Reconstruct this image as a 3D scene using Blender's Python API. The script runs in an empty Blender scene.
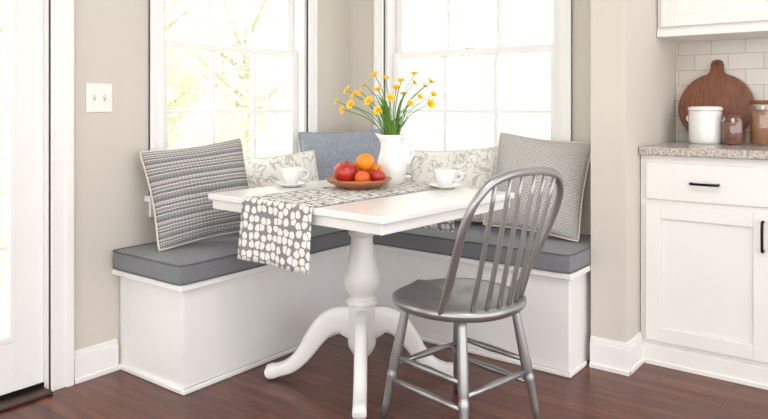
import bpy, bmesh, math, random
from mathutils import Vector, Matrix, noise
random.seed(7)
S = bpy.context.scene
COL = S.collection
# ------------------------------------------------------------------ materials
def nodes(name):
    m = bpy.data.materials.new(name); m.use_nodes = True
    nt = m.node_tree
    return m, nt, nt.nodes["Principled BSDF"]
def N(nt, t, **kw):
    n = nt.nodes.new(t)
    for k, v in kw.items():
        if k in n.inputs.keys(): n.inputs[k].default_value = v
        else: setattr(n, k, v)
    return n
def L(nt, a, b): nt.links.new(a, b)
def sc(c, f): return (min(1,c[0]*f), min(1,c[1]*f), min(1,c[2]*f), 1)
def lin(r, g, b):
    f = lambda v: ((v/255+0.055)/1.055)**2.4 if v/255 > 0.04045 else v/255/12.92
    return (f(r), f(g), f(b))
def M(name, color, rough=0.5, metal=0.0, var=0.04, scale=12, bump=0.0, bscale=200, coat=0.0, sheen=0.0, stretch=(1,1,1)):
    m, nt, p = nodes(name)
    tc = N(nt, 'ShaderNodeTexCoord'); mp = N(nt, 'ShaderNodeMapping'); mp.inputs['Scale'].default_value = stretch
    L(nt, tc.outputs['Object'], mp.inputs['Vector'])
    nz = N(nt, 'ShaderNodeTexNoise', Scale=scale, Detail=4.0)
    L(nt, mp.outputs[0], nz.inputs['Vector'])
    r = N(nt, 'ShaderNodeValToRGB')
    r.color_ramp.elements[0].position = .3; r.color_ramp.elements[1].position = .7
    r.color_ramp.elements[0].color = sc(color, 1-var); r.color_ramp.elements[1].color = sc(color, 1+var)
    L(nt, nz.outputs['Fac'], r.inputs[0]); L(nt, r.outputs[0], p.inputs['Base Color'])
    p.inputs['Roughness'].default_value = rough; p.inputs['Metallic'].default_value = metal
    p.inputs['Coat Weight'].default_value = coat; p.inputs['Sheen Weight'].default_value = sheen
    if bump > 0:
        n2 = N(nt, 'ShaderNodeTexNoise', Scale=bscale, Detail=3.0); L(nt, mp.outputs[0], n2.inputs['Vector'])
        b = N(nt, 'ShaderNodeBump', Strength=bump, Distance=0.002)
        L(nt, n2.outputs['Fac'], b.inputs['Height']); L(nt, b.outputs[0], p.inputs['Normal'])
    return m
def ramp(nt, stops, interp='LINEAR'):
    r = N(nt, 'ShaderNodeValToRGB'); cr = r.color_ramp; cr.interpolation = interp
    while len(cr.elements) < len(stops): cr.elements.new(.5)
    for e, (pos, c) in zip(cr.elements, stops):
        e.position = pos; e.color = (*c[:3], 1)
    return r

m_wall = M('wall_paint', lin(210,203,193), .85, var=.012, scale=3, bump=.05, bscale=300)
m_white = M('white_trim_paint', lin(239,238,236), .42, var=.01, scale=5)
m_cab = M('white_cabinet_paint', lin(236,234,230), .4, var=.01, scale=5)
m_table = M('white_table_paint', lin(236,235,232), .28, var=.012, scale=6, coat=.15)
m_ceil = M('ceiling_paint', lin(240,239,236), .9, var=.01)
m_cush = M('gray_cushion_linen', lin(120,122,126), .95, var=.12, scale=160, bump=.3, bscale=500, sheen=.2)
m_pipe = M('cushion_piping', lin(96,97,102), .9, var=.06, scale=100)
m_blue = M('blue_gray_linen', lin(146,152,163), .95, var=.18, scale=110, bump=.3, bscale=400, sheen=.2, stretch=(1,1,.5))
m_cream = M('cream_cotton', lin(214,205,190), .95, var=.05, scale=80)
m_chair = M('pewter_paint', lin(166,166,167), .30, metal=.78, var=.06, scale=9)
m_black = M('dark_metal', lin(35,32,30), .4, metal=.8)
m_cer = M('white_ceramic', lin(240,239,236), .15, coat=.5, var=.005)
m_bowl = M('bowl_wood', lin(176,108,66), .35, var=.2, scale=12, stretch=(1,1,6), coat=.3)
m_board = M('cutting_board_wood', lin(120,70,42), .4, var=.35, scale=14, stretch=(6,1,1))
m_apple = M('apple_skin', lin(186,46,32), .3, var=.35, scale=14, coat=.3)
m_orange = M('orange_skin', lin(238,142,30), .42, var=.08, scale=20, bump=.5, bscale=300)
m_peach = M('peach_skin', lin(216,92,34), .45, var=.3, scale=16)
m_stem = M('fruit_stem', lin(80,60,35), .8)
m_green = M('flower_stem_green', lin(92,138,48), .5, var=.15)
m_yel = M('yellow_petal', lin(248,206,44), .5, var=.05)
m_yel2 = M('golden_cup_petal', lin(244,188,30), .5, var=.08)
m_water = M('threshold_wood', lin(62,38,28), .4, var=.2, stretch=(1,.1,1))
m_grass = M('lawn', lin(205,214,180), .95, var=.15, scale=4)
m_bark = M('bark', lin(196,190,178), .95, var=.15, scale=8, bump=.5, bscale=20)
m_side = M('white_siding', lin(228,229,229), .7, var=.01)
m_plate = M('switch_plate', lin(240,238,232), .35)
m_slot = M('switch_slot', lin(200,196,188), .5)
m_bean = M('brown_beans', lin(120,66,38), .6, var=.4, scale=90)
m_grain = M('grain', lin(150,100,62), .8, var=.3, scale=120)
m_lid = M('jar_lid_wood', lin(118,76,50), .5, var=.2, scale=20, stretch=(1,6,1))

def leaf_mat():
    m, nt, p = nodes('tree_leaf')
    gi = N(nt, 'ShaderNodeTexCoord'); nz = N(nt, 'ShaderNodeTexNoise', Scale=1.3, Detail=3.0)
    L(nt, gi.outputs['Object'], nz.inputs['Vector'])
    r = ramp(nt, [(.3, lin(202,212,182)), (.5, lin(222,228,204)), (.7, lin(238,240,224))])
    L(nt, nz.outputs['Fac'], r.inputs[0]); L(nt, r.outputs[0], p.inputs['Base Color'])
    p.inputs['Roughness'].default_value = .6
    tr = N(nt, 'ShaderNodeBsdfTranslucent'); L(nt, r.outputs[0], tr.inputs['Color'])
    mx = N(nt, 'ShaderNodeMixShader', Fac=.5)
    L(nt, p.outputs[0], mx.inputs[1]); L(nt, tr.outputs[0], mx.inputs[2])
    L(nt, mx.outputs[0], nt.nodes['Material Output'].inputs[0])
    return m
m_leaf = leaf_mat()
def glass_mat(name='window_glass', g=.05):
    m, nt, p = nodes(name)
    t = N(nt, 'ShaderNodeBsdfTransparent', Color=(.99,.99,.99,1)); gl = N(nt, 'ShaderNodeBsdfGlossy', Roughness=.02)
    mx = N(nt, 'ShaderNodeMixShader', Fac=g)
    L(nt, t.outputs[0], mx.inputs[1]); L(nt, gl.outputs[0], mx.inputs[2])
    L(nt, mx.outputs[0], nt.nodes['Material Output'].inputs[0]); return m
m_glass = glass_mat('window_glass', .03); m_jar = glass_mat('jar_glass', .14)

def floor_mat():
    m, nt, p = nodes('hardwood_planks')
    tc = N(nt, 'ShaderNodeTexCoord')
    br = N(nt, 'ShaderNodeTexBrick', Scale=1.0)
    br.inputs['Brick Width'].default_value = 1.3; br.inputs['Row Height'].default_value = .095
    br.inputs['Mortar Size'].default_value = .0012; br.inputs['Color1'].default_value = (0,0,0,1); br.inputs['Color2'].default_value = (1,1,1,1)
    br.inputs['Mortar'].default_value = (0,0,0,1); br.offset = .37
    L(nt, tc.outputs['Object'], br.inputs['Vector'])
    mp = N(nt, 'ShaderNodeMapping'); mp.inputs['Scale'].default_value = (1.6, 22, 1)
    L(nt, tc.outputs['Object'], mp.inputs['Vector'])
    ad = N(nt, 'ShaderNodeVectorMath', operation='ADD'); L(nt, mp.outputs[0], ad.inputs[0]); 
    ml = N(nt, 'ShaderNodeVectorMath', operation='SCALE'); ml.inputs['Scale'].default_value = 7; L(nt, br.outputs['Color'], ml.inputs[0]); L(nt, ml.outputs[0], ad.inputs[1])
    nz = N(nt, 'ShaderNodeTexNoise', Scale=1.5, Detail=6.0, Roughness=.65); L(nt, ad.outputs[0], nz.inputs['Vector'])
    r = ramp(nt, [(.28, lin(62,31,21)), (.5, lin(96,52,37)), (.72, lin(128,74,52))])
    L(nt, nz.outputs['Fac'], r.inputs[0])
    r2 = ramp(nt, [(0, (.78,.76,.76)), (1, (1.15,1.12,1.1))]); L(nt, br.outputs['Color'], r2.inputs[0])
    mx = N(nt, 'ShaderNodeMix', data_type='RGBA', blend_type='MULTIPLY'); mx.inputs[0].default_value = 1
    L(nt, r.outputs[0], mx.inputs[6]); L(nt, r2.outputs[0], mx.inputs[7])
    mx2 = N(nt, 'ShaderNodeMix', data_type='RGBA'); L(nt, br.outputs['Fac'], mx2.inputs[0]); L(nt, mx.outputs[2], mx2.inputs[6]); mx2.inputs[7].default_value = (.015,.007,.005,1)
    L(nt, mx2.outputs[2], p.inputs['Base Color'])
    p.inputs['Roughness'].default_value = .32
    b = N(nt, 'ShaderNodeBump', Strength=.12, Distance=.002); L(nt, nz.outputs['Fac'], b.inputs['Height']); L(nt, b.outputs[0], p.inputs['Normal'])
    return m
m_floor = floor_mat()
def tile_mat():
    m, nt, p = nodes('subway_tile')
    tc = N(nt, 'ShaderNodeTexCoord'); sp = N(nt, 'ShaderNodeSeparateXYZ'); cb = N(nt, 'ShaderNodeCombineXYZ')
    L(nt, tc.outputs['Object'], sp.inputs[0]); L(nt, sp.outputs[0], cb.inputs[0]); L(nt, sp.outputs[2], cb.inputs[1])
    br = N(nt, 'ShaderNodeTexBrick', Scale=1.0)
    br.inputs['Brick Width'].default_value = .152; br.inputs['Row Height'].default_value = .076; br.inputs['Mortar Size'].default_value = .0016
    br.inputs['Color1'].default_value = (*lin(220,213,204),1); br.inputs['Color2'].default_value = (*lin(210,202,192),1); br.inputs['Mortar'].default_value = (*lin(172,165,156),1)
    L(nt, cb.outputs[0], br.inputs['Vector']); L(nt, br.outputs['Color'], p.inputs['Base Color'])
    b = N(nt, 'ShaderNodeBump', Strength=.4, Distance=.002, invert=True); L(nt, br.outputs['Fac'], b.inputs['Height']); L(nt, b.outputs[0], p.inputs['Normal'])
    p.inputs['Roughness'].default_value = .2; return m
m_tile = tile_mat()
def granite():
    m, nt, p = nodes('speckled_granite')
    tc = N(nt, 'ShaderNodeTexCoord')
    a = N(nt, 'ShaderNodeTexNoise', Scale=90.0, Detail=5.0, Roughness=.8); L(nt, tc.outputs['Object'], a.inputs['Vector'])
    r = ramp(nt, [(.32, lin(92,84,78)), (.43, lin(150,140,131)), (.55, lin(196,188,179)), (.75, lin(220,214,207))])
    L(nt, a.outputs['Fac'], r.inputs[0]); L(nt, r.outputs[0], p.inputs['Base Color']); p.inputs['Roughness'].default_value = .2
    return m
m_gran = granite()
def runner_mat():
    m, nt, p = nodes('pebble_print_cotton')
    uv = N(nt, 'ShaderNodeUVMap'); 
    v = N(nt, 'ShaderNodeTexVoronoi', Scale=31.0, Randomness=.5); v.feature = 'F1'; v.voronoi_dimensions = '2D'
    nz = N(nt, 'ShaderNodeTexNoise', Scale=45.0); L(nt, uv.outputs[0], nz.inputs['Vector'])
    ad = N(nt, 'ShaderNodeVectorMath', operation='MULTIPLY_ADD'); L(nt, nz.outputs['Color'], ad.inputs[0]); ad.inputs[1].default_value=(.014,.014,0); L(nt, uv.outputs[0], ad.inputs[2])
    L(nt, ad.outputs[0], v.inputs['Vector'])
    r = ramp(nt, [(.40, lin(234,230,225)), (.47, lin(138,136,136))]); L(nt, v.outputs['Distance'], r.inputs[0])
    v2 = N(nt, 'ShaderNodeTexVoronoi', Scale=31.0, Randomness=.5); v2.feature = 'DISTANCE_TO_EDGE'; v2.voronoi_dimensions = '2D'; L(nt, ad.outputs[0], v2.inputs['Vector'])
    r2 = ramp(nt, [(.03, (0,0,0)), (.07, (1,1,1))]); L(nt, v2.outputs['Distance'], r2.inputs[0])
    mx = N(nt, 'ShaderNodeMix', data_type='RGBA'); L(nt, r2.outputs[0], mx.inputs[0]); mx.inputs[6].default_value=(*lin(138,136,136),1); L(nt, r.outputs[0], mx.inputs[7])
    L(nt, mx.outputs[2], p.inputs['Base Color'])
    p.inputs['Roughness'].default_value = .95; return m
m_run = runner_mat()
def stripe_mat():
    m, nt, p = nodes('gray_woven_stripe')
    tc = N(nt, 'ShaderNodeTexCoord'); sp = N(nt, 'ShaderNodeSeparateXYZ'); L(nt, tc.outputs['UV'], sp.inputs[0])
    nz = N(nt, 'ShaderNodeTexNoise', Scale=14.0, Detail=3.0); L(nt, tc.outputs['UV'], nz.inputs['Vector'])
    wob = N(nt, 'ShaderNodeMath', operation='MULTIPLY_ADD'); L(nt, nz.outputs['Fac'], wob.inputs[0]); wob.inputs[1].default_value=.010; L(nt, sp.outputs[1], wob.inputs[2])
    mu = N(nt, 'ShaderNodeMath', operation='MULTIPLY'); L(nt, wob.outputs[0], mu.inputs[0]); mu.inputs[1].default_value = 6.0
    fr = N(nt, 'ShaderNodeMath', operation='FRACT'); L(nt, mu.outputs[0], fr.inputs[0])
    g = lin(150,149,149); d = lin(126,125,127); c = lin(216,211,204); b = lin(180,176,173)
    r = ramp(nt, [(0, g), (.16, c), (.21, d), (.34, c), (.38, g), (.52, c), (.58, d), (.68, b), (.80, c), (.84, d)], 'CONSTANT')
    L(nt, fr.outputs[0], r.inputs[0])
    m2 = N(nt, 'ShaderNodeMath', operation='MULTIPLY'); L(nt, sp.outputs[0], m2.inputs[0]); m2.inputs[1].default_value = 220
    s2 = N(nt, 'ShaderNodeMath', operation='SINE'); L(nt, m2.outputs[0], s2.inputs[0])
    rr = ramp(nt, [(0, (.74,.74,.74)), (.5, (1,1,1))]); L(nt, s2.outputs[0], rr.inputs[0])
    mx = N(nt, 'ShaderNodeMix', data_type='RGBA', blend_type='MULTIPLY'); mx.inputs[0].default_value = .8
    L(nt, r.outputs[0], mx.inputs[6]); L(nt, rr.outputs[0], mx.inputs[7]); L(nt, mx.outputs[2], p.inputs['Base Color'])
    p.inputs['Roughness'].default_value = .95
    return m
m_stripe = stripe_mat()
def dia_mat():
    m, nt, p = nodes('gray_diamond_weave')
    tc = N(nt, 'ShaderNodeTexCoord'); sp = N(nt, 'ShaderNodeSeparateXYZ'); L(nt, tc.outputs['UV'], sp.inputs[0])
    out = []
    for ax in (0,1):
        pp = N(nt, 'ShaderNodeMath', operation='PINGPONG'); L(nt, sp.outputs[ax], pp.inputs[0]); pp.inputs[1].default_value = .028; out.append(pp)
    ad = N(nt, 'ShaderNodeMath', operation='ADD'); L(nt, out[0].outputs[0], ad.inputs[0]); L(nt, out[1].outputs[0], ad.inputs[1])
    mu = N(nt, 'ShaderNodeMath', operation='MULTIPLY'); L(nt, ad.outputs[0], mu.inputs[0]); mu.inputs[1].default_value = 36
    fr = N(nt, 'ShaderNodeMath', operation='FRACT'); L(nt, mu.outputs[0], fr.inputs[0])
    nz = N(nt, 'ShaderNodeTexNoise', Scale=60.0); L(nt, tc.outputs['UV'], nz.inputs['Vector'])
    a2 = N(nt, 'ShaderNodeMath', operation='MULTIPLY_ADD'); L(nt, nz.outputs['Fac'], a2.inputs[0]); a2.inputs[1].default_value = 1.2; L(nt, fr.outputs[0], a2.inputs[2])
    m5 = N(nt, 'ShaderNodeMath', operation='MULTIPLY'); L(nt, a2.outputs[0], m5.inputs[0]); m5.inputs[1].default_value=.5
    r = ramp(nt, [(.0, lin(150,148,147)), (.52, lin(158,155,153)), (.68, lin(204,199,193))]); 
    L(nt, m5.outputs[0], r.inputs[0]); L(nt, r.outputs[0], p.inputs['Base Color'])
    p.inputs['Roughness'].default_value = .95; return m
m_zig = dia_mat()
def floral(name, scale):
    m, nt, p = nodes(name)
    tc = N(nt, 'ShaderNodeTexCoord')
    nz = N(nt, 'ShaderNodeTexNoise', Scale=scale, Detail=2.0, Distortion=1.8); L(nt, tc.outputs['Object'], nz.inputs['Vector'])
    r = ramp(nt, [(.43, lin(234,231,225)), (.46, lin(190,186,180)), (.49, lin(196,192,186)), (.52, lin(236,233,227))]); L(nt, nz.outputs['Fac'], r.inputs[0]); L(nt, r.outputs[0], p.inputs['Base Color'])
    p.inputs['Roughness'].default_value = .95; return m
m_flor = floral('floral_print_cotton', 12); m_flor2 = floral('vine_print_cotton', 9)

# ------------------------------------------------------------------ geometry helpers
def box(bm, lo, hi):
    lo = Vector(lo); hi = Vector(hi)
    vs = [bm.verts.new((x,y,z)) for x in (lo.x,hi.x) for y in (lo.y,hi.y) for z in (lo.z,hi.z)]
    for f in ((0,1,3,2),(4,6,7,5),(0,4,5,1),(2,3,7,6),(0,2,6,4),(1,5,7,3)):
        bm.faces.new([vs[i] for i in f])
def lathe(bm, prof, segs=32, c=(0,0,0)):
    c = Vector(c); rings = []
    for r, z in prof:
        if r < 1e-5: rings.append([bm.verts.new(c+Vector((0,0,z)))])
        else: rings.append([bm.verts.new(c+Vector((r*math.cos(2*math.pi*i/segs), r*math.sin(2*math.pi*i/segs), z))) for i in range(segs)])
    for a, b in zip(rings, rings[1:]):
        for i in range(segs):
            j = (i+1) % segs
            if len(a) == 1 and len(b) == 1: continue
            if len(a) == 1: bm.faces.new((a[0], b[j], b[i]))
            elif len(b) == 1: bm.faces.new((a[i], a[j], b[0]))
            else: bm.faces.new((a[i], a[j], b[j], b[i]))
def catmull(P, n=8):
    P = [Vector(p) for p in P]; out = []
    Q = [P[0]*2-P[1]] + P + [P[-1]*2-P[-2]]
    for i in range(1, len(Q)-2):
        p0,p1,p2,p3 = Q[i-1:i+3]
        for k in range(n):
            t = k/n
            out.append(.5*((2*p1)+(p2-p0)*t+(2*p0-5*p1+4*p2-p3)*t*t+(3*p1-p0-3*p2+p3)*t**3))
    out.append(P[-1]); return out
def tube(bm, pts, rad, segs=10, closed=False):
    pts = [Vector(p) for p in pts]; n = len(pts)
    R = (lambda i: rad) if not hasattr(rad, '__len__') else (lambda i: rad[i])
    tang = []
    for i in range(n):
        a = pts[(i-1) % n] if (closed or i > 0) else pts[i]
        b = pts[(i+1) % n] if (closed or i < n-1) else pts[i]
        tang.append((b-a).normalized())
    up = Vector((0,0,1)) if abs(tang[0].z) < .9 else Vector((1,0,0))
    nrm = (up - tang[0]*up.dot(tang[0])).normalized(); rings = []
    for i in range(n):
        nrm = (nrm - tang[i]*nrm.dot(tang[i])).normalized(); bn = tang[i].cross(nrm)
        rings.append([bm.verts.new(pts[i]+(nrm*math.cos(2*math.pi*k/segs)+bn*math.sin(2*math.pi*k/segs))*R(i)) for k in range(segs)])
    m = n if closed else n-1
    for i in range(m):
        a = rings[i]; b = rings[(i+1) % n]
        for k in range(segs):
            j = (k+1) % segs; bm.faces.new((a[k], a[j], b[j], b[k]))
    if not closed:
        bm.faces.new(rings[0][::-1]); bm.faces.new(rings[-1])
def turned(bm, a, b, prof, segs=14):
    a = Vector(a); b = Vector(b)
    tube(bm, [a.lerp(b, t) for t, r in prof], [r for t, r in prof], segs)
def sweep_xz(bm, pts, hw, hh):
    n = len(pts); rings = []
    for i in range(n):
        a = Vector(pts[max(i-1,0)]); b = Vector(pts[min(i+1,n-1)]); t = (b-a).normalized(); nr = Vector((-t.z,0,t.x))
        ring = []
        for k in range(16):
            an = 2*math.pi*k/16; cx = math.copysign(abs(math.cos(an))**.6, math.cos(an)); sx = math.copysign(abs(math.sin(an))**.6, math.sin(an))
            ring.append(bm.verts.new(Vector(pts[i])+Vector((0,1,0))*cx*hw[i]+nr*sx*hh[i]))
        rings.append(ring)
    for a, b in zip(rings, rings[1:]):
        for k in range(16):
            j = (k+1) % 16; bm.faces.new((a[k], a[j], b[j], b[k]))
    bm.faces.new(rings[0][::-1]); bm.faces.new(rings[-1])
def obj(name, bm, mat, parent=None, smooth=False, bevel=0, loc=None, rot=None, label=None, autos=False):
    bmesh.ops.recalc_face_normals(bm, faces=bm.faces)
    me = bpy.data.meshes.new(name); bm.to_mesh(me); bm.free()
    o = bpy.data.objects.new(name, me); COL.objects.link(o)
    if mat: me.materials.append(mat)
    if smooth:
        for p in me.polygons: p.use_smooth = True
    if autos:
        for p in me.polygons: p.use_smooth = True
        me.set_sharp_from_angle(angle=math.radians(38))
    if bevel:
        b = o.modifiers.new('bevel', 'BEVEL'); b.width = bevel; b.segments = 3; b.limit_method = 'ANGLE'; b.angle_limit = math.radians(40)
    if parent: o.parent = parent
    if loc: o.location = loc
    if rot: o.rotation_euler = rot
    if label: o['label'] = label
    return o
def root(name, label, cat, loc=(0,0,0), rot=(0,0,0), group=None):
    e = bpy.data.objects.new(name, None); COL.objects.link(e); e.empty_display_size = .05
    e.location = loc; e.rotation_euler = rot; e['label'] = label; e['category'] = cat
    if group: e['group'] = group
    return e
def struct(o, label, cat):
    o['kind'] = 'structure'; o['label'] = label; o['category'] = cat; return o
def boxes(name, lst, mat, **kw):
    bm = bmesh.new()
    for lo, hi in lst: box(bm, lo, hi)
    return obj(name, bm, mat, **kw)
def cam2w(lat, dep): return (lat*.793-dep*.609, lat*.609+dep*.793)

# ------------------------------------------------------------------ shell
H = 2.5
YB = -5.2
struct(boxes('floor', [((-.14,YB,-.06),(4.6,.62,0))], m_floor), 'dark reddish-brown hardwood plank floor', 'floor')
struct(boxes('ceiling', [((-.14,YB,H),(4.6,.62,H+.1))], m_ceil), 'plain white ceiling', 'ceiling')
W1 = (-1.31,-.375); W2 = (.265,1.325); WZ = (.70,2.12); DY = (-2.76,-1.82); DZ = 2.08
struct(boxes('wall_left', [((-.14,YB,0),(0,DY[0],H)), ((-.14,DY[0],DZ),(0,DY[1],H)), ((-.14,DY[1],0),(0,W1[0],H)),
    ((-.14,W1[0],0),(0,W1[1],WZ[0])), ((-.14,W1[0],WZ[1]),(0,W1[1],H)), ((-.14,W1[1],0),(0,.14,H))], m_wall), 'greige painted wall with window and glazed door', 'wall')
struct(boxes('wall_right', [((0,0,0),(W2[0],.14,H)), ((W2[0],0,0),(W2[1],.14,WZ[0])), ((W2[0],0,WZ[1]),(W2[1],.14,H)), ((W2[1],0,0),(1.585,.14,H))], m_wall), 'greige painted wall behind the bench with a window', 'wall')
struct(boxes('wall_partition', [((1.585,-.27,0),(1.735,.62,H))], m_wall), 'short greige partition wall between nook and kitchen', 'wall')
struct(boxes('wall_kitchen', [((1.735,.5,0),(4.6,.62,H))], m_wall), 'greige kitchen wall behind the cabinets', 'wall')
struct(boxes('trim_1', [((1.736,.49,.941),(4.6,.4995,1.434))], m_tile), 'glossy off-white subway tile backsplash', 'backsplash')

def base_prof(name, segs, label):
    bm = bmesh.new()
    for (x0,y0),(x1,y1),(nx,ny) in segs:
        for t, z0, z1 in ((.014,0,.105),(.010,.105,.12),(.006,.12,.13),(.022,0,.018)):
            xs = sorted((x0,x1,x0+nx*t,x1+nx*t)); ys = sorted((y0,y1,y0+ny*t,y1+ny*t))
            box(bm, (xs[0],ys[0],z0), (xs[-1],ys[-1],z1))
    struct(obj(name, bm, m_white, bevel=.0015), label, 'baseboard')
base_prof('baseboard_left', [((.0005,-1.724),(.0005,-1.53),(1,0))], 'white moulded baseboard below the light switch')
base_prof('baseboard_partition', [((1.586,-.2705),(1.757,-.2705),(0,-1)), ((1.7355,-.27),(1.7355,-.085),(1,0))], 'white moulded baseboard round the partition end')

def window(name, a, b, place, label):
    w = b-a; z0, z1 = WZ
    R = root(name, label, 'window', *place); R['kind'] = 'structure'
    c = .068
    lst = []
    for (t, i0, i1) in ((.016,0,c), (.022,.045,c), (.02,.0,.012)):
        lst += [((-i1,-t,z0),( -i0,-.0005,z1+i1)), ((w+i0,-t,z0),(w+i1,-.0005,z1+i1)), ((-i1,-t,z1+i0),(w+i1,-.0005,z1+i1))]
    boxes('casing', lst, m_white, parent=R, bevel=.003)
    boxes('window_sill', [((-c-.02,-.045,z0-.005),(w+c+.02,.06,z0+.022)), ((-c,-.018,z0-.075),(w+c,-.0005,z0-.005))], m_white, parent=R, bevel=.004)
    j = .022
    boxes('jamb', [((.0005,.0,z0+.0225),(j,.138,z1-.0005)), ((w-j,.0,z0+.0225),(w-.0005,.138,z1-.0005)), ((j,0,z1-j),(w-j,.138,z1-.0005)), ((0.0005,.0605,z0+.0005),(w-.0005,.138,z0+.03))], m_white, parent=R, bevel=.002)
    zm = 1.405; st = .042
    def sash(y0, zb, zt, rail_b, rail_t):
        x0, x1 = j+.002, w-j-.002
        l = [((x0,y0,zb),(x0+st,y0+.03,zt)), ((x1-st,y0,zb),(x1,y0+.03,zt)), ((x0+st,y0,zb),(x1-st,y0+.03,zb+rail_b)), ((x0+st,y0,zt-rail_t),(x1-st,y0+.03,zt))]
        for k in (1,2):
            xm = x0+st+(x1-x0-2*st)*k/3; l.append(((xm-.010,y0+.004,zb+rail_b),(xm+.010,y0+.026,zt-rail_t)))
        zc = (zb+rail_b+zt-rail_t)/2; l.append(((x0+st,y0+.005,zc-.010),(x1-st,y0+.025,zc+.010)))
        boxes('sash', l, m_white, parent=R, bevel=.002)
        boxes('glass', [((x0+st,y0+.013,zb+rail_b),(x1-st,y0+.016,zt-rail_t))], m_glass, parent=R)
    sash(.045, z0+.031, zm+.018, .055, .036)
    sash(.08, zm-.018, z1-j, .036, .045)
    bm = bmesh.new(); box(bm, (w/2-.025,.046,zm+.0185),(w/2+.025,.07,zm+.028))
    obj('sash_lock', bm, m_white, parent=R, bevel=.003)
window('window_1', W1[0], W1[1], ((0,W1[0],0),(0,0,math.pi/2)), 'white double-hung grid window above the long cushioned bench')
window('window_2', W2[0], W2[1], ((W2[0],0,0),(0,0,0)), 'white double-hung grid window facing the neighbouring siding')

# door on left wall
R = root('door_1', 'white glazed exterior door with divided panes', 'door', (-.05,DY[1]-.0065,0)); R['kind'] = 'structure'
dw = .925
l = [((-.022,-.115,.03),(.022,0,2.05)), ((-.022,-dw,.03),(.022,-dw+.115,2.05)), ((-.022,-dw+.115,.03),(.022,-.115,.235)), ((-.022,-dw+.115,1.93),(.022,-.115,2.05))]
l += [((.004,-.13,.22),(.026,-.108,1.945)), ((.004,-dw+.108,.22),(.026,-dw+.13,1.945)), ((.004,-dw+.13,.22),(.026,-.13,.245)), ((.004,-dw+.13,1.92),(.026,-.13,1.945))]
for k in range(1,5):
    z = .245+(1.92-.245)*k/5; l.append(((-.012,-dw+.13,z-.009),(.018,-.13,z+.009)))
for k in (1,2):
    y = -.13-(dw-.26)*k/3; l.append(((-.012,y-.009,.245),(.018,y+.009,1.92)))
boxes('door_frame', l, m_white, parent=R, bevel=.002)
boxes('glass', [((-.003,-dw+.115,.235),(.001,-.115,1.93))], m_glass, parent=R)
boxes('door_sweep', [((-.02,-dw,.014),(.024,0,.03))], m_black, parent=R)
bm = bmesh.new()
for (t,i0,i1) in ((.016,.0,.09),(.024,.06,.09),(.02,0,.014)):
    box(bm, (.0005,DY[1]+i0,0),(t,DY[1]+i1,DZ+i1)); box(bm, (.0005,DY[0]-i1,0),(t,DY[0]-i0,DZ+i1)); box(bm, (.0005,DY[0],DZ+i0),(t,DY[1],DZ+i1))
box(bm, (-.139,DY[1]-.006,0),(.001,DY[1]+.0,DZ)); box(bm, (-.139,DY[0],0),(.001,DY[0]+.006,DZ))
struct(obj('trim_2', bm, m_white, bevel=.002), 'white moulded door casing', 'door casing')
struct(boxes('trim_3', [((-.139,DY[0]+.007,.0005),(.05,DY[1]-.007,.013))], m_water, bevel=.004), 'dark wooden door threshold', 'threshold')

# light switch
R = root('light_switch', 'white double toggle light switch plate on the wall', 'light switch', (.0005,-1.612,1.15))
boxes('switch_plate', [((0,-.058,-.06),(.006,.058,.06))], m_plate, parent=R, bevel=.003)
for s in (-.023,.023):
    bm = bmesh.new(); box(bm, (.0061,s-.005,-.012),(.009,s+.005,.012)); obj('toggle_slot', bm, m_slot, parent=R, bevel=.001)
    bm = bmesh.new(); box(bm, (.0091,s-.0035,0),(.021,s+.0035,.008)); obj('toggle', bm, m_cer, parent=R, bevel=.001)
    for z in (-.03,.03):
        bm = bmesh.new(); lathe(bm, [(0,.0),(.0035,0),(.003,.0015),(0,.0018)], 10, (0,0,0))
        obj('screw', bm, m_cer, parent=R, loc=(.0061,s,z), rot=(0,math.pi/2,0))

# ------------------------------------------------------------------ banquette
R = root('banquette_bench', 'white painted built-in corner bench with panelled sides', 'bench', (.44,-.44,0))
def rel(lo, hi, o=(.44,-.44,0)): return (tuple(a-b for a,b in zip(lo,o)), tuple(a-b for a,b in zip(hi,o)))
boxes('bench_base', [rel((.003,-1.51,.0),(.44,-.003,.404)), rel((.44,-.44,.0),(1.56,-.003,.404))], m_white, parent=R, bevel=.002)
bl = []
for k in range(5):
    x0 = .005+k*.087; bl.append(rel((x0,-1.517,.02),(x0+.0867,-1.51,.403)))
boxes('end_panel', bl, m_white, parent=R, bevel=.0006)
bl = [rel((.44,-1.517,.02),(.447,-.4405,.403)), rel((.4475,-.447,.02),(1.56,-.4402,.403))]
boxes('front_panel', bl, m_white, parent=R, bevel=.0015)
boxes('base_moulding', [rel((.003,-1.53,0),(.4475,-1.5105,.02)), rel((.4475,-1.53,0),(.46,-.447,.02)), rel((.46,-.46,0),(1.561,-.447,.02)), rel((1.5605,-.46,0),(1.573,-.275,.02))], m_white, parent=R, bevel=.005)
boxes('seat_board', [rel((.002,-1.555,.4045),(.475,-.003,.43)), rel((.475,-.475,.4045),(1.583,-.003,.43))], m_white, parent=R, bevel=.005)

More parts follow.
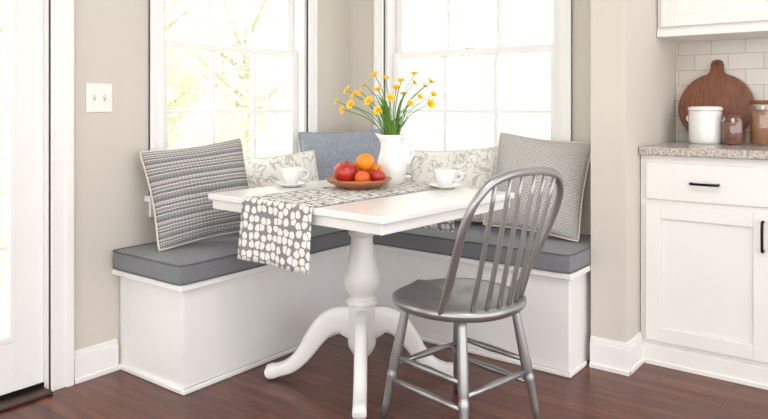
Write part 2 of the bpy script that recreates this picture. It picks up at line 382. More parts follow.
def cushion(label, x0,x1,y0,y1, z0, z1):
    cx,cy = (x0+x1)/2,(y0+y1)/2; hx,hy,hz=(x1-x0)/2,(y1-y0)/2,(z1-z0)/2
    R = root('seat_cushion', label, 'cushion', (cx,cy,z0), group='gray bench cushions')
    bm = bmesh.new(); nx = max(8,int(hx*40)); ny = max(8,int(hy*40))
    def P(u,v,s):
        x = u*hx; y = v*hy; r=.025
        ex = max(0,abs(x)-(hx-r)); ey = max(0,abs(y)-(hy-r)); e = math.hypot(ex,ey)
        if ex>0 and ey>0 and e>0:
            m = max(ex,ey)/e; ex*=m; ey*=m
            x = math.copysign(hx-r+ex,x); y = math.copysign(hy-r+ey,y)
        crown = .006*(1-u**6)*(1-v**6)+.003*noise.noise(Vector((x*4+cx,y*4+cy,s)))*(1-u**4)*(1-v**4)
        return Vector((x,y,hz+s*(hz-.004+ (crown if s>0 else 0))))
    g = {}
    for s in (-1,1):
        for i in range(nx+1):
            for j in range(ny+1): g[s,i,j] = bm.verts.new(P(2*i/nx-1,2*j/ny-1,s))
        for i in range(nx):
            for j in range(ny): bm.faces.new((g[s,i,j],g[s,i+1,j],g[s,i+1,j+1],g[s,i,j+1]))
    per = [(i,0) for i in range(nx)]+[(nx,j) for j in range(ny)]+[(i,ny) for i in range(nx,0,-1)]+[(0,j) for j in range(ny,0,-1)]
    co = {s:[g[s,i,j].co.copy() for i,j in per] for s in (-1,1)}
    mid = []
    for i,j in per:
        a = g[-1,i,j].co; b = g[1,i,j].co; c = (a+b)/2; d = Vector((c.x/hx,c.y/hy,0)); d = Vector((d.x if abs(d.x)>.95 else 0, d.y if abs(d.y)>.95 else 0,0))
        mid.append(bm.verts.new(c+d*.003))
    n = len(per)
    for k in range(n):
        k2=(k+1)%n
        bm.faces.new((g[-1,*per[k]],g[-1,*per[k2]],mid[k2],mid[k])); bm.faces.new((mid[k],mid[k2],g[1,*per[k2]],g[1,*per[k]]))
    obj('cushion_body', bm, m_cush, parent=R, smooth=False, autos=True)
    for s in (-1,1):
        bm = bmesh.new(); tube(bm, [c+Vector((0,0,0)) for c in co[s]], .0038, 8, closed=True)
        obj('piping', bm, m_pipe, parent=R, smooth=True)
cushion('long gray linen seat cushion with piping, under the striped pillow', .008,.480,-1.56,-.012,.4315,.51)
cushion('gray linen seat cushion with piping, under the diamond-weave pillow', .487,1.580,-.482,-.012,.4315,.51)

# ------------------------------------------------------------------ pillows
def pillow(label, w,h,t,loc,face_deg,tilt,mat,trim=None,roll=0):
    R = root('throw_pillow', label, 'pillow', loc, (math.radians(-tilt),0,math.radians(face_deg+90)), group='pillows on the bench')
    bm = bmesh.new(); n=30; g={}
    sd = random.random()*50
    cr,sr=math.cos(math.radians(roll)),math.sin(math.radians(roll))
    def P(u,v,s):
        x = w/2*u*(1-.08*(1-v*v)*abs(u)); z = h/2*v*(1-.08*(1-u*u)*abs(v))
        e = (u*u*v*v)**3; x*=1-.03*e; z*=1-.03*e
        y = s*t/2*(max(0,(1-u*u)*(1-v*v)))**.55
        k = (1-u**4)*(1-v**4)
        y += .012*noise.noise(Vector((x*8+sd,z*8,s*3)))*k + .004*noise.noise(Vector((x*22+sd,z*22,s*3)))*k
        y += s*.006*math.sin(14*(abs(u)-abs(v)))*(abs(u*v))**2*k
        z2 = z*cr+x*sr; x2 = x*cr-z*sr
        return Vector((x2,y,z2))
    for s in (-1,1):
        for i in range(n+1):
            for j in range(n+1):
                u=math.sin((2*i/n-1)*math.pi/2)*.35+(2*i/n-1)*.65; v=math.sin((2*j/n-1)*math.pi/2)*.35+(2*j/n-1)*.65
                g[s,i,j]=bm.verts.new(P(u,v,s))
    zmin=min(v.co.z for v in bm.verts)
    for v in bm.verts: v.co.z-=zmin
    uvl=bm.loops.layers.uv.new('UVMap')
    for s in (-1,1):
        for i in range(n):
            for j in range(n):
                q=((i,j),(i+1,j),(i+1,j+1),(i,j+1)); f=bm.faces.new([g[s,a,b] for a,b in q])
                for lp,(a,b) in zip(f.loops,q): lp[uvl].uv=(a/n,b/n)
    per = [(i,0) for i in range(n)]+[(n,j) for j in range(n)]+[(i,n) for i in range(n,0,-1)]+[(0,j) for j in range(n,0,-1)]
    co=[g[1,i,j].co.copy() for i,j in per]
    bmesh.ops.remove_doubles(bm, verts=bm.verts, dist=.0005)
    obj('pillow_body', bm, mat, parent=R, smooth=True)
    if trim:
        bm=bmesh.new(); tube(bm, co, .0045, 8, closed=True); obj('piping', bm, trim, parent=R, smooth=True)
PZ=.516
pillow('gray woven striped pillow with cream edge, leaning below the window', .475,.435,.16,(.265,-1.262,PZ),-18,17,m_stripe,m_cream,roll=6)
pillow('small white vine-print pillow leaning below the window', .53,.365,.13,(.235,-.765,PZ),-12,18,m_flor2,m_cream,roll=3)
pillow('plain blue-gray linen pillow in the bench corner', .50,.475,.14,(.232,-.300,PZ),-38,12,m_blue,m_blue,roll=2)
pillow('white floral-print pillow behind the cup', .51,.385,.13,(.83,-.21,PZ),-80,16,m_flor,m_cream,roll=4)
pillow('gray diamond-weave pillow with cream edge beside the partition', .45,.465,.16,(1.318,-.26,PZ),-76,18,m_zig,m_cream,roll=-6)

# ------------------------------------------------------------------ table
TZ=.76; TROT=math.radians(-3); TC=Vector((.880,-.975,0))
R = root('pedestal_table', 'white painted wooden pedestal table with turned column', 'table', (TC.x+.012,TC.y,0), (0,0,TROT))
hx,hy=.47,.42
bm=bmesh.new(); box(bm,(-hx,-hy,TZ-.026),(hx,hy,TZ)); obj('table_top', bm, m_table, parent=R, bevel=.006)
boxes('apron', [((-hx+.014,-hy+.014,TZ-.062),(hx-.014,-hy+.034,TZ-.0265)),((-hx+.014,hy-.034,TZ-.062),(hx-.014,hy-.014,TZ-.0265)),((-hx+.014,-hy+.034,TZ-.062),(-hx+.034,hy-.034,TZ-.0265)),((hx-.034,-hy+.034,TZ-.062),(hx-.014,hy-.034,TZ-.0265))], m_table, parent=R, bevel=.003)
bm=bmesh.new()
prof=[(0,.085),(.02,.088),(.036,.10),(.045,.115),(.054,.13),(.058,.15),(.058,.30),(.062,.305),(.066,.315),(.062,.326),(.054,.33),(.050,.338),(.058,.352),(.070,.375),(.075,.40),(.072,.43),(.062,.47),(.052,.515),(.046,.555),(.044,.58),(.050,.588),(.057,.597),(.050,.606),(.046,.614),(.054,.625),(.064,.638),(.069,.65),(.064,.662),(.060,.668),(.072,.675),(.072,.697),(.0,.697)]
lathe(bm,prof,40); obj('column', bm, m_table, parent=R, autos=True)
boxes('support_cleat', [((-.3,-.03,TZ-.062),(.3,.03,TZ-.0265)),((-.03,-.3,TZ-.0618),(.03,.3,TZ-.0265))], m_table, parent=R, bevel=.003)
leg_pts=catmull([(.035,0,.225),(.09,0,.243),(.145,0,.222),(.195,0,.165),(.24,0,.10),(.29,0,.055),(.345,0,.036),(.395,0,.026)],6)
nL=len(leg_pts)
hh=[.064-.031*min(1,i/(nL*.55)) - (.012*max(0,(i-nL*.55)/(nL*.45))) for i in range(nL)]
hh=[h if i<nL-7 else h*(1+.25*math.sin((i-(nL-7))/6*math.pi)) for i,h in enumerate(hh)]
hh[-1]=.012
hw=[.026]*nL
legmesh=None
for k in range(4):
    if legmesh is None:
        bm=bmesh.new(); pts=[Vector((p.x,0,max(p.z,hh[i]+.001))) for i,p in enumerate(leg_pts)]
        sweep_xz(bm,pts,hw,hh); o=obj('leg',bm,m_table,parent=R,smooth=False,autos=True); legmesh=o.data
    else:
        o=bpy.data.objects.new('leg',legmesh); COL.objects.link(o); o.parent=R
    o.rotation_euler=(0,0,math.radians(45+90*k-4))
# runner
R = root('table_runner', 'gray table runner with white pebble print, draped over the edge', 'table runner', (TC.x+.012,TC.y,TZ+.0015), (0,0,TROT))
bm=bmesh.new(); uvl=bm.loops.layers.uv.new('UVMap')
rx0,rx1=-.230,.155
path=[]; 
for k in range(12): path.append((-hy-.0085-.012*(1-k/11)*1.0, -.228+.228*k/12))
path += [(-hy-.0075,-.008),(-hy-.004,-.0012),(-hy+.004,.0012)]
for k in range(1,24): path.append((-hy+.004+(2*hy-.008)*k/24,.0014))
path += [(hy-.004,.0012),(hy+.004,-.0012),(hy+.0075,-.008)]
for k in range(1,10): path.append((hy+.009,-.008-.022*k))
acc=[0]
for a,b in zip(path,path[1:]): acc.append(acc[-1]+math.hypot(b[0]-a[0],b[1]-a[1]))
nxr=20; g=[]
for (y,z),s in zip(path,acc):
    row=[]
    for i in range(nxr+1):
        u=i/nxr; x=rx0+(rx1-rx0)*u; dy=0; 
        if z<-.01:
            f=min(1,-z/.2); dy=-(.006*math.sin(u*9+1)+.006)*f if y<0 else 0.004*f
        row.append(bm.verts.new((x,y+dy,z)))
    g.append(row)
for j in range(len(g)-1):
    for i in range(nxr):
        f=bm.faces.new((g[j][i],g[j][i+1],g[j+1][i+1],g[j+1][i]))
        for lp,(ii,jj) in zip(f.loops,((i,j),(i+1,j),(i+1,j+1),(i,j+1))): lp[uvl].uv=(ii/nxr*(rx1-rx0),acc[jj])
o=obj('runner_cloth',bm,m_run,parent=R,smooth=True)
sm=o.modifiers.new('thick','SOLIDIFY'); sm.thickness=.0015; sm.offset=1

# ------------------------------------------------------------------ chair
R = root('windsor_chair','pewter gray hoop-back spindle chair pulled up to the table','chair',(1.415,-1.065,0),(0,0,math.radians(78.9)))
SH=.452
bm=bmesh.new()
def outline(a):
    c,s=math.cos(a),math.sin(a)
    x=.228*math.copysign(abs(c)**.78,c); y=.222*math.copysign(abs(s)**.82,s)
    if y<0: x*=1-.15*(-y/.222)**1.5
    return x,y
na=48; rings=[]
def top(x,y):
    d=math.hypot(x/.2,y/.19)
    dip=-.018*max(0,1-d*d)*(1.2 if y<.05 else .8)
    ridge=.012*math.exp(-(x/.03)**2)*max(0,min(1,(y+.02)/.15))
    return SH+dip+ridge
vc=bm.verts.new((0,0,top(0,0)))
prev=None
for q in (.15,.3,.45,.6,.75,.88,.96,1.0):
    ring=[]
    for i in range(na):
        x,y=outline(2*math.pi*i/na); x*=q;y*=q; z=top(x,y)
        if q==1.0: z-=.006
        ring.append(bm.verts.new((x,y,z)))
    if prev is None:
        for i in range(na): bm.faces.new((vc,ring[i],ring[(i+1)%na]))
    else:
        for i in range(na): bm.faces.new((prev[i],ring[i],ring[(i+1)%na],prev[(i+1)%na]))
    prev=ring
for q,z in ((1.0,SH-.02),(.95,SH-.034),(.8,SH-.040)):
    ring=[]
    for i in range(na):
        x,y=outline(2*math.pi*i/na); ring.append(bm.verts.new((x*q,y*q,z)))
    for i in range(na): bm.faces.new((prev[i],ring[i],ring[(i+1)%na],prev[(i+1)%na]))
    prev=ring
bm.faces.new(prev)
obj('seat',bm,m_chair,parent=R,smooth=True)
feet={}
for sx in (-1,1):
    for sy in (-1,1):
        a=(sx*.135,sy*.13,SH-.03); b=(sx*.192,sy*.195,0); feet[sx,sy]=(Vector(a),Vector(b))
        bm=bmesh.new(); turned(bm,a,b,[(0,.0145),(.08,.015),(.3,.0175),(.5,.019),(.56,.0165),(.58,.0155),(.6,.0185),(.63,.0185),(.66,.0165),(.85,.0135),(1,.0115)]); obj('leg',bm,m_chair,parent=R,smooth=True)
def at(k,z): a,b=feet[k]; return a.lerp(b,(a.z-z)/(a.z-b.z))
sp=[(0,.008),(.3,.0105),(.5,.013),(.7,.0105),(1,.008)]
for sx in (-1,1):
    for z in (.145,.225) :
        bm=bmesh.new(); turned(bm,at((sx,-1),z),at((sx,1),z),sp,10); obj('stretcher',bm,m_chair,parent=R,smooth=True)
for sy,z in ((1,.20),(-1,.185)):
    bm=bmesh.new(); turned(bm,at((-1,sy),z),at((1,sy),z),sp,10); obj('stretcher',bm,m_chair,parent=R,smooth=True)
hp=[(.192,-.085,.43),(.207,-.135,.53),(.226,-.185,.64),(.236,-.228,.74),(.224,-.262,.82),(.172,-.285,.879),(.09,-.296,.902)]
hp=hp+[(0,-.298,.907)]+[(-x,y,z) for x,y,z in hp[::-1]]
hoop=catmull(hp,8)
bm=bmesh.new(); tube(bm,hoop,.0140,12); obj('hoop',bm,m_chair,parent=R,smooth=True)
half=[p for p in hoop if p.z>.5]
for k in range(6):
    u=(k-2.5)/2.5; bx=.125*u; by=-.192+.03*u*u; tx=.158*u
    tp=min([p for p in half if p.z>.75], key=lambda p: abs(p.x-tx))
    bm=bmesh.new(); a=Vector((bx,by,SH-.016)); b=tp
    mid=a.lerp(b,.5)+Vector((0,-.004,0))
    c=[a.lerp(mid,t) for t in (0,.33,.66)]+[mid.lerp(b,t) for t in (0,.33,.66,1)]
    tube(bm,c,[.0078,.0086,.009,.0088,.0084,.0078,.0072],10); obj('spindle',bm,m_chair,parent=R,smooth=True)

# ------------------------------------------------------------------ tableware
def cup(label,slabel,loc,rz):
    x,y,z=loc
    R=root('saucer',slabel,'saucer',(x,y,z),group='white saucers')
    bm=bmesh.new(); lathe(bm,[(0,.0),(.038,.0),(.042,.004),(.066,.012),(.074,.017),(.073,.019),(.06,.013),(.04,.008),(.0,.006)],40); obj('saucer_dish',bm,m_cer,parent=R,smooth=True)
    R=root('coffee_cup',label,'cup',(x,y,z+.0085),(0,0,rz),group='white coffee cups')
    s=1.12
    bm=bmesh.new(); lathe(bm,[(r*s,zz*s) for r,zz in [(0,.003),(.02,.0),(.022,.004),(.024,.008),(.034,.018),(.041,.035),(.0435,.055),(.044,.064),(.042,.064),(.0405,.05),(.037,.032),(.028,.017),(.0,.011)]],40); obj('cup_body',bm,m_cer,parent=R,smooth=True)
    bm=bmesh.new(); tube(bm,catmull([Vector(p)*s for p in [(.041,0,.053),(.055,0,.057),(.066,0,.047),(.063,0,.031),(.05,0,.023),(.037,0,.022)]],6),.0038,8); obj('handle',bm,m_cer,parent=R,smooth=True)
cup('white ceramic cup near the window side of the table','white saucer under the cup near the window',(.508,-.998,TZ+.001),math.radians(40))
cup('white ceramic cup near the floral pillow','white saucer under the cup near the jug',(1.08,-.640,TZ+.001),math.radians(37))
BX,BY=.80,-.885
R=root('fruit_bowl','shallow round wooden bowl holding fruit on the runner','bowl',(BX,BY,TZ+.0035))
bm=bmesh.new(); lathe(bm,[(0,0),(.065,0),(.07,.004),(.10,.014),(.13,.028),(.143,.043),(.139,.044),(.124,.032),(.095,.02),(.06,.011),(0,.009)],48); obj('bowl_body',bm,m_bowl,parent=R,smooth=True)
def fruit(kind,r,lat,dep,z,mat,label,sq=.94):
    dx,dy=cam2w(lat,dep)
    R=root(kind,label,kind,(BX+dx,BY+dy,TZ+z),(random.uniform(-.25,.25),random.uniform(-.25,.25),random.random()*6),group='fruit in the wooden bowl')
    bm=bmesh.new(); prof=[]
    for i in range(17):
        a=math.pi*i/16; rr=r*math.sin(a); zz=-r*sq*math.cos(a)
        if kind=='apple': zz-= .22*r*math.exp(-(rr/(r*.3))**2)*(1 if a>math.pi/2 else -.5); rr*=1+.05*(-math.cos(a))
        elif a>math.pi*.9: zz-=.05*r
        prof.append((max(rr,0) if 0<i<16 else 0,zz))
    lathe(bm,prof,28); obj('fruit_body',bm,mat,parent=R,smooth=True)
    bm=bmesh.new()
    if kind=='apple': tube(bm,[(0,0,r*.6),(.001,0,r*.85),(.004,0,r*1.12)],[.0018,.0013,.002],6)
    else: lathe(bm,[(0,r*sq-.003),(.0035,r*sq-.001),(.0,r*sq+.001)],8)
    obj('stem',bm,m_stem,parent=R,smooth=True)
fruit('apple',.052,-.054,-.015,.072,m_apple,'large red apple in the bowl')
fruit('orange',.033,.018,-.072,.054,m_peach,'small orange-red orange at the bowl edge')
fruit('apple',.034,.080,-.024,.057,m_apple,'small red apple beside the oranges')
fruit('orange',.040,-.02,.076,.064,m_orange,'bright orange at the back of the bowl')
fruit('orange',.038,.068,.058,.070,m_orange,'bright orange beside the jug')
fruit('orange',.040,.028,.000,.116,m_orange,'bright orange on top of the pile')

# jug
JX,JY=.806,-.655
R=root('ceramic_jug','white ceramic pitcher used as a flower vase','jug',(JX,JY,TZ+.0035),(0,0,math.radians(37)))
bm=bmesh.new()
prof=[(0,0),(.050,0),(.054,.004),(.063,.03),(.070,.06),(.071,.088),(.066,.115),(.058,.14),(.053,.162),(.052,.185),(.055,.205),(.061,.222),(.058,.223),(.052,.206),(.049,.185),(.050,.162),(.055,.138),(.063,.112),(.067,.088),(.065,.06),(.05,.01),(0,.008)]
lathe(bm,[(r*.97,z) for r,z in prof],48)
for v in bm.verts:
    if v.co.z>.18 and v.co.x<0:
        an=math.atan2(v.co.y,-v.co.x); k=max(0,1-abs(an)/.6)**1.3*min(1,(v.co.z-.18)/.04); v.co.x-=.020*k; v.co.z+=.008*k
obj('jug_body',bm,m_cer,parent=R,smooth=True)
bm=bmesh.new(); pts=catmull([(.051,0,.20),(.073,0,.208),(.092,0,.188),(.096,0,.152),(.086,0,.112),(.066,0,.088)],6); tube(bm,pts,[.0068]*len(pts),10); obj('handle',bm,m_cer,parent=R,smooth=True)

# flowers
bm=bmesh.new()
for k in range(6):
    a=2*math.pi*k/6; ca,sa=math.cos(a),math.sin(a); pa,sb=Vector((ca,sa,0)),Vector((-sa,ca,0)); rows=[]
    for i,(r,w,z) in enumerate(((.003,.003,.0),(.009,.0085,.005),(.016,.010,.010),(.023,.007,.012),(.028,.001,.011))):
        rows.append([bm.verts.new(pa*r+sb*w*s+Vector((0,0,z+(.0 if s else -.001)+(.0012 if k%2 else 0)))) for s in (-1,0,1)])
    for A,B in zip(rows,rows[1:]):
        for j in range(2): bm.faces.new((A[j],A[j+1],B[j+1],B[j]))
me_pet=bpy.data.meshes.new('petals'); bm.to_mesh(me_pet); bm.free(); me_pet.materials.append(m_yel)
for p in me_pet.polygons: p.use_smooth=True
bm=bmesh.new(); lathe(bm,[(.0,-.004),(.004,-.002),(.006,.004),(.0075,.010),(.009,.013),(.0070,.012),(.005,.004),(0,.002)],14)
me_cup=bpy.data.meshes.new('flower_center'); bm.to_mesh(me_cup); bm.free(); me_cup.materials.append(m_yel2)
for p in me_cup.polygons: p.use_smooth=True
T=[(-.245,.02,.37),(-.215,-.04,.335),(-.165,.03,.40),(-.18,-.05,.355),(-.115,.05,.445),(-.10,-.05,.37),(-.06,.0,.42),(-.03,.07,.475),(-.01,-.06,.385),(.02,.03,.43),(.04,-.04,.46),(.075,-.06,.36),(.095,.02,.455),(.12,-.02,.39),(.145,.04,.44),(.17,-.03,.455),(.185,.02,.40),(-.135,-.02,.41),(-.075,.06,.49),(.165,-.06,.36),(-.06,-.08,.33),(.105,.09,.495),(.055,.05,.40),(-.20,.06,.42)]
jz=TZ+.0035
for i,(la,de,hz) in enumerate(T):
    dx,dy=cam2w(la,de)
    b0=Vector((-dx*.1+random.uniform(-.008,.008),-dy*.1+random.uniform(-.008,.008),.03)); b1=Vector((dx*.14,dy*.14,.205)); 
    rr=math.hypot(b1.x,b1.y)
    if rr>.034: b1.x*=.034/rr; b1.y*=.034/rr
    tip=Vector((dx,dy,hz)); mid=Vector((dx*.48,dy*.48,.205+(hz-.205)*.66))
    R=root('yellow_flower','yellow daffodil-like bloom on a green stem in the jug','flower',(JX,JY,jz),group='yellow flowers in the jug')
    bm=bmesh.new(); pts=catmull([b0,b1,mid,tip],7); tube(bm,pts,[.0021]*(len(pts)),6); obj('stem',bm,m_green,parent=R,smooth=True)
    d=(tip-mid).normalized()*.8+Vector((.4+random.uniform(-.5,.5),-.5+random.uniform(-.4,.4),.2+random.uniform(-.4,.3)))+Vector(((.8*dx),(.8*dy),0)); d.normalize()
    q=d.to_track_quat('Z','Y')
    s=random.uniform(.72,1.02)
    for me in (me_pet,me_cup):
        o=bpy.data.objects.new(me.name,me); COL.objects.link(o); o.parent=R; o.location=tip+d*.003; o.rotation_mode='QUATERNION'; o.rotation_quaternion=q
        o.scale=(s,s,s)
for i in range(36):
    a=random.uniform(0,6.28); l_=random.uniform(.04,.17); hz=random.uniform(.27,.42); dx,dy=math.cos(a)*l_,math.sin(a)*l_
    R=root('green_leaf_blade','narrow green leaf blade among the flower stems','leaf',(JX,JY,jz),group='leaf blades in the jug')
    bm=bmesh.new(); pts=catmull([(-dx*.12,-dy*.12,.05),(math.cos(a)*.026,math.sin(a)*.026,.21),(dx*.5,dy*.5,.21+(hz-.21)*.75),(dx,dy,hz)],6)
    sd=Vector((-math.sin(a),math.cos(a),0)); n=len(pts); A=None
    for k,p in enumerate(pts):
        w=.0042*math.sin(math.pi*min(1,(k+2)/(n+1)))+.0004
        B=[bm.verts.new(p-sd*w),bm.verts.new(p+Vector((0,0,-.001))),bm.verts.new(p+sd*w)]
        if A:
            for j in range(2): bm.faces.new((A[j],A[j+1],B[j+1],B[j]))
        A=B
    obj('blade',bm,m_green,parent=R,smooth=True)

# ------------------------------------------------------------------ kitchen
CT=.94
def cabinet(x0,x1,label,hside):
    R=root('base_cabinet',label,'cabinet',(x0,-.08,0),group='white base cabinets')
    w=x1-x0
    boxes('cabinet_body',[((0,0,.0),(w,.578,CT-.0365))],m_cab,parent=R,bevel=.0015)
    boxes('base_moulding',[((0,-.014,0),(w,-.0003,.085)),((0,-.02,0),(w,-.0142,.02))],m_cab,parent=R,bevel=.003)
    D=boxes('drawer',[((.026,-.018,.715),(w-.026,-.0003,.872))],m_cab,parent=R,bevel=.004)
    def handle(parent,a,b):
        bm=bmesh.new(); a=Vector(a);b=Vector(b)
        tube(bm,catmull([a,a+Vector((0,-.022,0)),a.lerp(b,.12)+Vector((0,-.03,0)),a.lerp(b,.5)+Vector((0,-.032,0)),a.lerp(b,.88)+Vector((0,-.03,0)),b+Vector((0,-.022,0)),b],5),.0055,10)
        obj('handle',bm,m_black,parent=parent,smooth=True,label='dark metal bar handle')
    handle(D,(w/2-.052,-.0183,.793),(w/2+.052,-.0183,.793))
    r=.062; z0,z1=.105,.695; xa,xb=.026,w-.026
    D=boxes('door',[((xa,-.02,z0),(xa+r,-.0003,z1)),((xb-r,-.02,z0),(xb,-.0003,z1)),((xa+r,-.02,z0),(xb-r,-.0003,z0+r)),((xa+r,-.02,z1-r),(xb-r,-.0003,z1)),((xa+r,-.010,z0+r),(xb-r,-.0005,z1-r))],m_cab,parent=R,bevel=.003)
    hx_=xb-.025 if hside>0 else xa+.025
    handle(D,(hx_,-.0203,.66),(hx_,-.0203,.545))
cabinet(1.7375,2.268,'white shaker base cabinet with one drawer above a door',1)
cabinet(2.271,2.80,'matching white shaker base cabinet further along the counter',-1)
R=root('countertop','speckled gray granite countertop on the base cabinets','countertop',(1.7375,-.115,CT-.036))
boxes('countertop_slab',[((0,0,0),(1.06,.603,.036))],m_gran,parent=R,bevel=.006)
def upper(x0,x1,label):
    R=root('wall_cabinet',label,'cabinet',(x0,.17,1.435),group='white wall cabinets'); w=x1-x0
    boxes('cabinet_body',[((0,0,0),(w,.3285,.80))],m_cab,parent=R,bevel=.0015)
    boxes('light_rail',[((0,-.016,0),(w,-.0003,.032))],m_cab,parent=R,bevel=.003)
    r=.06; z0,z1=.045,.79; xa,xb=.02,w-.02
    boxes('door',[((xa,-.02,z0),(xa+r,-.0003,z1)),((xb-r,-.02,z0),(xb,-.0003,z1)),((xa+r,-.02,z0),(xb-r,-.0003,z0+r)),((xa+r,-.02,z1-r),(xb-r,-.0003,z1)),((xa+r,-.010,z0+r),(xb-r,-.0005,z1-r))],m_cab,parent=R,bevel=.003)
upper(1.7375,2.30,'white shaker wall cabinet above the backsplash'); upper(2.303,2.85,'matching white wall cabinet further along')

R=root('cutting_board','dark wooden round paddle cutting board leaning on the backsplash','cutting board',(1.93,.405,CT+.004),(math.radians(-10),0,0))
bm=bmesh.new(); pts=[]
r=.168; ha=.030
a0=math.asin(ha*1.3/r)
for i in range(49):
    a=math.pi/2+a0+(2*math.pi-2*a0)*i/48; pts.append((r*math.cos(a)*1.0,r+r*math.sin(a)))
pts+= [(ha,2*r+.015),(ha*.95,2*r+.045),(ha*.7,2*r+.062),(0,2*r+.068),(-ha*.7,2*r+.062),(-ha*.95,2*r+.045),(-ha,2*r+.015)]
f=bm.faces.new([bm.verts.new((x,0,z)) for x,z in pts]); ex=bmesh.ops.extrude_face_region(bm,geom=[f])
for v in ex['geom']:
    if isinstance(v,bmesh.types.BMVert): v.co.y+=.018
obj('board_body',bm,m_board,parent=R,bevel=.004)
bm=bmesh.new(); tube(bm,[(.006*math.cos(t*.785),-.0005,2*r+.045+.006*math.sin(t*.785)) for t in range(8)],.0015,6,closed=True); obj('hanging_hole_ring',bm,m_black,parent=R,smooth=True)
R=root('canister','white ceramic lidded canister on the counter','canister',(1.912,.315,CT+.001))
bm=bmesh.new(); lathe(bm,[(0,0),(.066,0),(.07,.004),(.072,.02),(.072,.148),(.069,.152),(.0,.152)],40); obj('canister_body',bm,m_cer,parent=R,autos=True)
bm=bmesh.new(); lathe(bm,[(0,.1525),(.075,.1525),(.077,.158),(.075,.168),(.06,.173),(.012,.174),(0,.1745)],40); obj('lid',bm,m_cer,parent=R,smooth=True)
for s in (-1,1):
    bm=bmesh.new(); tube(bm,catmull([(s*.071,0,.125),(s*.080,0,.122),(s*.080,0,.108),(s*.071,0,.104)],5),.004,8); obj('handle',bm,m_cer,parent=R,smooth=True)
def jar(label,x,y,r,h,fill,mat):
    R=root('glass_jar',label,'jar',(x,y,CT+.001),group='glass storage jars')
    bm=bmesh.new(); lathe(bm,[(0,0),(r-.004,0),(r,.005),(r,h*.8),(r*.86,h*.88),(r*.86,h*.92)],32); obj('glass_body',bm,m_jar,parent=R,smooth=True)
    bm=bmesh.new(); lathe(bm,[(0,.005),(r-.006,.005),(r-.004,.009),(r-.004,fill*h),(r*.6,fill*h+.006),(0,fill*h+.003)],32); o=obj('contents',bm,mat,parent=R,autos=True)
    bm=bmesh.new(); lathe(bm,[(0,h*.905),(r*.9,h*.905),(r*.93,h*.92),(r*.93,h*.985),(r*.88,h),(0,h)],32); obj('lid',bm,m_lid,parent=R,autos=True)
jar('short glass jar of brown beans with wooden lid',2.035,.295,.050,.135,.76,m_bean)
jar('tall glass jar of grain with wooden lid',2.150,.33,.056,.20,.76,m_grain)

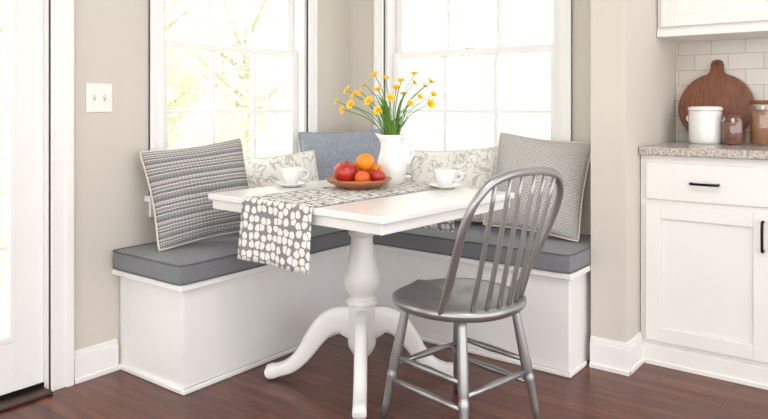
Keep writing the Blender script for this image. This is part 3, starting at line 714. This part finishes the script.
# ------------------------------------------------------------------ outside
R=root('lawn','pale sunlit lawn outside the windows','lawn',(-4,4,-.3)); R['kind']='stuff'
boxes('lawn_surface',[((-26,-26,-.1),(3.8,36,0))],m_grass,parent=R)
R=root('neighbor_house','white clapboard-sided neighboring house wall','house',(-2.6,3.2,-.3))
bm=bmesh.new()
for k in range(52):
    z=k*.11; vs=[bm.verts.new(p) for p in ((0,-.016,z),(7.5,-.016,z),(7.5,-.004,z+.11),(0,-.004,z+.11),(0,.1,z),(7.5,.1,z),(7.5,.1,z+.11),(0,.1,z+.11))]
    for f in ((0,1,2,3),(4,7,6,5),(0,4,5,1),(3,2,6,7),(0,3,7,4),(1,5,6,2)): bm.faces.new([vs[i] for i in f])
obj('siding',bm,m_side,parent=R)
boxes('corner_board',[((-.06,-.045,0),(.05,.1,5.72))],m_side,parent=R)
def tree(x,y,h,r,seed):
    rd=random.Random(seed)
    R=root('tree','leafy pale green tree in the garden','tree',(x,y,-.29),group='garden trees')
    bm=bmesh.new(); tube(bm,catmull([(0,0,0),(.05,.02,h*.25),(-.03,.05,h*.5),(.05,0,h*.8)],5),[.11-.005*i for i in range(16)],8)
    for k in range(7):
        a=rd.uniform(0,6.28); z=h*rd.uniform(.25,.6); tube(bm,[(0,0,z),(math.cos(a)*r*.4,math.sin(a)*r*.4,z+.35*r),(math.cos(a)*r*.7,math.sin(a)*r*.7,z+.6*r)],[.05,.03,.012],6)
    obj('trunk',bm,m_bark,parent=R,smooth=True)
    bm=bmesh.new()
    cl=[(Vector((rd.uniform(-1,1)*r*.75,rd.uniform(-1,1)*r*.75,h*.55+rd.uniform(-.5,.55)*h*.8)),rd.uniform(.3,.55)*r) for _ in range(26)]
    for c,cr in cl:
        if c.z-cr<.1: c.z=cr+.1
        for _ in range(260):
            d=Vector((rd.gauss(0,1),rd.gauss(0,1),rd.gauss(0,1))).normalized()*cr*rd.uniform(.35,1)
            p=c+d; s=rd.uniform(.03,.065); u=Vector((rd.gauss(0,1),rd.gauss(0,1),rd.gauss(0,1))).normalized(); w=u.cross(Vector((rd.gauss(0,1),rd.gauss(0,1),rd.gauss(0,1)))).normalized()
            bm.faces.new([bm.verts.new(p+u*s),bm.verts.new(p+w*s*.55),bm.verts.new(p-u*s),bm.verts.new(p-w*s*.55)])
    o=obj('foliage',bm,m_leaf,parent=R); o['kind']='stuff'
tree(-4.6,1.3,3.4,1.2,1); tree(-6.2,4.6,4.2,1.6,2); tree(-9.0,1.4,5,1.9,3); tree(-3.9,-1.5,2.8,1.0,4); tree(-4.6,-5.0,3.6,1.4,5); tree(-10.2,7.4,5,2.0,6)

# ------------------------------------------------------------------ light
w=bpy.data.worlds.new('world'); S.world=w; w.use_nodes=True
bg=w.node_tree.nodes['Background']; bg.inputs['Color'].default_value=(.99,.99,1,1); bg.inputs['Strength'].default_value=2.45
def area(name,loc,tgt,size,power,col=(1,1,1)):
    ld=bpy.data.lights.new(name,'AREA'); ld.energy=power; ld.size=size; ld.color=col
    o=bpy.data.objects.new(name,ld); COL.objects.link(o); o.location=loc
    o.rotation_euler=(Vector(tgt)-Vector(loc)).to_track_quat('-Z','Y').to_euler(); return o
area('added_fill_light',(2.3,-1.9,2.46),(2.1,-1.6,0),1.2,25,(1,.965,.91))  # unseen area lamp added below the ceiling as interior fill, no real fixture
sd=bpy.data.lights.new('sun','SUN'); sd.energy=3.0; sd.angle=math.radians(8); so=bpy.data.objects.new('sun',sd); COL.objects.link(so); so.rotation_euler=Vector((.25,-.35,-1)).to_track_quat('-Z','Y').to_euler()
S.view_settings.view_transform='Standard'; S.view_settings.look='None'; S.view_settings.exposure=.1
# ------------------------------------------------------------------ camera
cd=bpy.data.cameras.new('camera'); cam=bpy.data.objects.new('camera',cd); COL.objects.link(cam)
cam.location=(2.687,-3.164,1.12)
f=Vector((-.609,.793,0)).normalized()
cam.rotation_euler=f.to_track_quat('-Z','Y').to_euler()
cd.sensor_width=36; cd.lens=690/768*36; cd.shift_y=-104.5/768; cd.clip_start=.02
S.camera=cam
